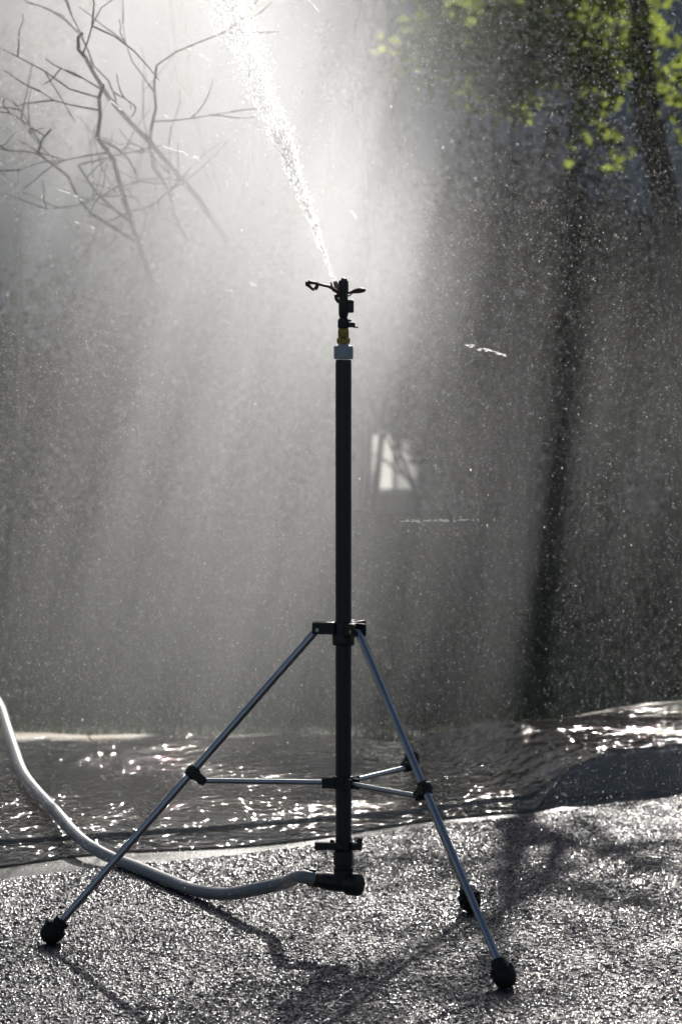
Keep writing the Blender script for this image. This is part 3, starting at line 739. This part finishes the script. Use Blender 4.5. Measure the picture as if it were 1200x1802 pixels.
# clamp bar under the pipe, sleeve, tee and end cap
m = MB(); zb = Z(1487)
m.box((X(578), YP-.012, zb), (50*SCL, .022, 13.5*SCL), bev=.002); m.box((X(628), YP-.010, zb-.001), (18*SCL, .024, 13*SCL), bev=.002)
m.box((X(584.5), YP-.01, zb+.0105), (8*SCL, .014, 4*SCL), bev=.001); m.tube([Vector((X(631), YP-.006, zb+.003)), Vector((X(635), YP-.010, zb+.0165))], .006, n=10)
m.lathe([(15*SCL, zb-.009), (16.5*SCL, zb-.008), (16.5*SCL, zb+.008), (15*SCL, zb+.009)], c); m.build('clamp_bar', M_BLACK, sp)
m = MB()
m.lathe([(15*SCL, Z(1535)), (17.6*SCL, Z(1531)), (17.6*SCL, Z(1526.5)), (15.6*SCL, Z(1525)), (15.6*SCL, Z(1523)), (17.4*SCL, Z(1521)), (16.8*SCL, Z(1497)), (14.2*SCL, Z(1495))], c); m.build('pipe_sleeve', M_BLACK, sp)
tee = MB(); zt_ = Z(1554)
tee.lathe([(17*SCL, Z(1556)), (17.5*SCL, Z(1545)), (17*SCL, Z(1532))], c)
ed = Vector((.82, -.52, -.02)).normalized()                 # the tee's run: hose comes in at the left rear, cap to the right front
tc_ = Vector((PX, YP, zt_))
tee.tube([tc_-ed*.045, tc_-ed*.043, tc_-ed*.02, tc_+ed*.012], [.0165, .019, .0195, .0195], n=22)
teeo = tee.build('tee_fitting', M_BLACK, sp)
m = MB(); m.tube([tc_+ed*.010, tc_+ed*.013, tc_+ed*.036, tc_+ed*.040, tc_+ed*.041], [.0225, .0245, .0245, .022, .019], n=24); m.build('end_cap', M_BLACK, sp)

# ------------------------------------------------------------------ hose
hose = tag(empty('garden_hose'), 'thick grey hose curving over the asphalt to the sprinkler foot', 'hose')
RH = .0145
def hp(px, py, z): return ground(px, py, z)
start = tc_-ed*.060
ctl = [start+ed*.02, start, start-ed*.05+Vector((0, 0, .002)), hp(498, 1554, .092), hp(450, 1565, .066), hp(400, 1573, .036), hp(345, 1567, .018), hp(295, 1549, RH+.001), hp(245, 1528, RH), hp(200, 1511, RH+.002),
       hp(160, 1490, RH+.012), hp(130, 1465, RH+.022), hp(100, 1430, .05), hp(68, 1396, .05), hp(42, 1362, .05), hp(26, 1320, .05), hp(13, 1280, .05), hp(0, 1243, .05), hp(-25, 1210, .05), hp(-80, 1185, .05), hp(-180, 1165, .03), hp(-420, 1150, .03)]
run = catmull(ctl)
m = MB(); m.tube(run, RH, n=18); m.build('hose', M_HOSE, hose, ang=60)
m = MB(); q0, q1 = start+ed*.022, start-ed*.012
dd = (q1-q0).normalized()
m.tube([q0, q0+dd*.002, q0+dd*.012, q0+dd*.014, q0+dd*.03, q1], [.0155, .0185, .0185, .0168, .0168, .0155], n=18); m.build('coupling', M_BRONZE, hose)
m = MB(); cq = start-ed*.018
m.tube([cq+ed*.006, cq-ed*.006], [.0162, .0162], n=18); m.box(cq+Vector((0, 0, .0185)), (.016, .012, .006), bev=.001); m.build('hose_clamp', M_BLACK, hose)

# ------------------------------------------------------------------ water in the air
rs = np.random.RandomState(7)
def octa(pos, rad, axis, stretch, fine=False):
    """small drops: cupped water shells of four facets, stretched along their flight"""
    N = len(pos); axis = axis/np.linalg.norm(axis, axis=1)[:, None]
    h = np.array([[S.x, S.y, S.z]])+rs.normal(0, .45, (N, 3)); b = np.cross(axis, h); b /= np.linalg.norm(b, axis=1)[:, None]; c_ = np.cross(axis, b)
    r_ = rad[:, None]; s_ = stretch[:, None]
    if fine:
        v = np.stack([pos+axis*r_*s_, pos+b*r_-c_*r_*.3, pos-axis*r_*s_, pos-b*r_-c_*r_*.3], 1).reshape(-1, 3)
        return v, (np.arange(N)[:, None, None]*4+np.array([[0, 1, 2], [0, 2, 3]])[None]).reshape(-1, 3)
    v = np.stack([pos+axis*r_*s_, pos+b*r_, pos-axis*r_*s_, pos-b*r_, pos+c_*r_*.6], 1).reshape(-1, 3)
    base = np.array([[0, 1, 4], [1, 2, 4], [2, 3, 4], [3, 0, 4]])
    f = (np.arange(N)[:, None, None]*5+base[None]).reshape(-1, 3)
    return v, f
Nz = np.array(NOZ); Jn = np.array(J)
# the jet: a ropy core that breaks up, wrapped in dense drops
N = 24000
s = rs.power(2.0, N)*1.25
spread = .0014+.012*np.minimum(s, .3)+.026*s**1.6
side1 = np.cross(Jn, [0, 0, 1.]); side1 /= np.linalg.norm(side1); side2 = np.cross(Jn, side1)
wig = np.sin(s*31)*.005*s+np.sin(s*13+1)*.008*s+np.sin(s*71)*.003*s
o1 = rs.normal(0, 1, N)*spread+wig; o2 = rs.normal(0, 1, N)*spread
pos = Nz+Jn*s[:, None]+side1*o1[:, None]+side2*o2[:, None]
pos[:, 2] -= .03*s*s
ax = Jn[None]+rs.normal(0, .22, (N, 3))
v, f = octa(pos, rs.gamma(3.0, .00028, N)+.0004, ax, np.where(s < .4, rs.uniform(2, 3.5, N), rs.uniform(1, 2.2, N)))
tag(np_mesh('water_jet', v, f, M_JET), 'white water jet shooting up from the sprinkler nozzle and breaking into drops', 'water jet', kind='stuff')
# falling drops through the whole curtain
N = 520000
kind = rs.uniform(0, 1, N)
pos = np.empty((N, 3))
wide = np.stack([rs.uniform(-1.35, 1.45, N), rs.uniform(-.16, 3.5, N), rs.uniform(.0, 2.5, N)], 1)
fan = np.stack([rs.normal(-.25, .36, N), np.abs(rs.normal(1.0, .7, N))-.1, rs.normal(1.55, .5, N)], 1)
pos = np.where((kind < .68)[:, None], wide, fan)
pos = pos[(pos[:, 2] > .03)]
N = len(pos)
ax = np.stack([rs.normal(-.18, .25, N), rs.normal(.2, .3, N), -np.ones(N)], 1)
v, f = octa(pos, rs.gamma(1.3, .00015, N)+.00018, ax, rs.uniform(1, 2.4, N), True)
tag(np_mesh('falling_drops', v, f, M_DROP), 'fine glittering drops falling all around the sprinkler', 'water drops', kind='stuff')
# a few coarse strings of water thrown sideways
vs_, fs_ = [], []; n0 = 0
for (xa, ya), (xb, yb), yy, cnt in (((820, 608), (900, 627), .4, 26), ((700, 917), (842, 915), .8, 60), ((195, 178), (215, 195), .9, 14), ((285, 255), (352, 280), .8, 30), ((615, 365), (628, 385), .3, 10), ((395, 508), (408, 512), .3, 5),
                                    ((335, 85), (372, 108), .9, 10), ((545, 0), (560, 20), .5, 6), ((290, 200), (296, 206), .6, 4), ((440, 498), (450, 501), .4, 5), ((130, 390), (168, 402), .6, 8), ((95, 330), (150, 352), .7, 10)):
    A, B = np.array(at(xa, ya, yy)), np.array(at(xb, yb, yy)); t = rs.uniform(0, 1, cnt)[:, None]
    p_ = A+(B-A)*t+rs.normal(0, .0016, (cnt, 3)); d_ = np.repeat((B-A)[None], cnt, 0)
    vv, ff = octa(p_, rs.uniform(.0009, .0022, cnt), d_, rs.uniform(1.5, 4.5, cnt)); vs_.append(vv); fs_.append(ff+n0); n0 += len(vv)
tag(np_mesh('water_strings', np.concatenate(vs_), np.concatenate(fs_), M_JET), 'short bright strings of water flung sideways from the jet', 'water drops', kind='stuff')

# the mist itself: a scattering volume, thickest round the jet and in falling curtains
mm = bpy.data.materials.new('spray_mist'); mm.use_nodes = True
n = mm.node_tree.nodes; l = mm.node_tree.links; n.remove(n['Principled BSDF']); out = n['Material Output']
pv = n.new('ShaderNodeVolumePrincipled'); pv.inputs['Color'].default_value = (.97, .98, 1, 1); pv.inputs['Anisotropy'].default_value = .72
l.new(pv.outputs[0], out.inputs['Volume'])
tc = n.new('ShaderNodeTexCoord')
def vmath(op, a, b=None):
    q = n.new('ShaderNodeVectorMath'); q.operation = op
    for i, x in enumerate((a, b)):
        if x is None: continue
        if hasattr(x, 'is_output'): l.new(x, q.inputs[i])
        else: q.inputs[i].default_value = x
    return q
def fm(op, a, b=None, c_=None):
    q = n.new('ShaderNodeMath'); q.operation = op
    for i, x in enumerate((a, b, c_)):
        if x is None: continue
        if hasattr(x, 'is_output'): l.new(x, q.inputs[i])
        else: q.inputs[i].default_value = x
    return q.outputs[0]
P = tc.outputs['Object']
def blob(c_, r_, amp):                          # soft ellipsoid: amp * exp(-|(P-c)/r|^2)
    q = vmath('DIVIDE', vmath('SUBTRACT', P, c_).outputs[0], r_).outputs[0]
    dsq = vmath('DOT_PRODUCT', q, q).outputs['Value']
    return fm('MULTIPLY', fm('EXPONENT', fm('MULTIPLY', dsq, -1.0)), amp)
rel = vmath('SUBTRACT', P, tuple(NOZ)).outputs[0]
s_ = vmath('DOT_PRODUCT', rel, tuple(J)).outputs['Value']
sp_ = fm('MAXIMUM', s_, 0.0)
perp = vmath('LENGTH', vmath('SUBTRACT', rel, vmath('SCALE', tuple(J)).outputs[0]).outputs[0]).outputs['Value']
sc_node = [q for q in n if q.type == 'VECT_MATH' and q.operation == 'SCALE'][0]; l.new(sp_, sc_node.inputs['Scale'])
wj = fm('MULTIPLY_ADD', sp_, .15, .02)
gj = fm('EXPONENT', fm('MULTIPLY', fm('POWER', fm('DIVIDE', perp, wj), 2.0), -1.0))
plume = fm('MULTIPLY', gj, fm('DIVIDE', .35, fm('ADD', sp_, .25)))
dens = plume
for b_ in (((-.36, 2.1, 2.02), (.42, .62, .40), .43), ((-.25, 2.1, 1.53), (.42, .62, .40), .60), ((.03, .75, 1.42), (.18, .45, .27), .55), ((-.75, 2.2, 2.1), (.45, .62, .5), .22),
           ((-.27, 2.0, 1.02), (.42, .7, .42), .24), ((-.42, 1.9, .50), (.60, .7, .5), .12), ((.0, 1.9, .7), (.9, .8, .7), .036), ((.62, 1.9, .95), (.6, .7, .42), .045)):
    dens = fm('ADD', dens, blob(*b_))
mp = n.new('ShaderNodeMapping'); mp.inputs['Scale'].default_value = (7.0, 2.5, .9); 
sx = n.new('ShaderNodeSeparateXYZ'); cx = n.new('ShaderNodeCombineXYZ'); l.new(P, sx.inputs[0])
l.new(fm('MULTIPLY_ADD', sx.outputs[2], -.26, sx.outputs[0]), cx.inputs[0]); l.new(sx.outputs[1], cx.inputs[1]); l.new(sx.outputs[2], cx.inputs[2])
l.new(cx.outputs[0], mp.inputs[0])
no = n.new('ShaderNodeTexNoise'); no.inputs['Scale'].default_value = 1.0; no.inputs['Detail'].default_value = 2
l.new(mp.outputs[0], no.inputs['Vector'])
mr = n.new('ShaderNodeMapRange'); mr.inputs[1].default_value = .3; mr.inputs[2].default_value = .7; mr.inputs[3].default_value = .5; mr.inputs[4].default_value = 1.5
l.new(no.outputs['Fac'], mr.inputs[0])
dens = fm('MULTIPLY', dens, mr.outputs[0])
l.new(dens, pv.inputs['Density'])
mm.cycles.volume_step_rate = 1.0
m = MB(); m.box((-.1, 1.45, 1.4), (3.8, 4.2, 3.0)); mist = m.build('spray_mist', mm, smooth=False)
tag(mist, 'bright cloud of fine water mist drifting round the jet', 'mist', kind='stuff')
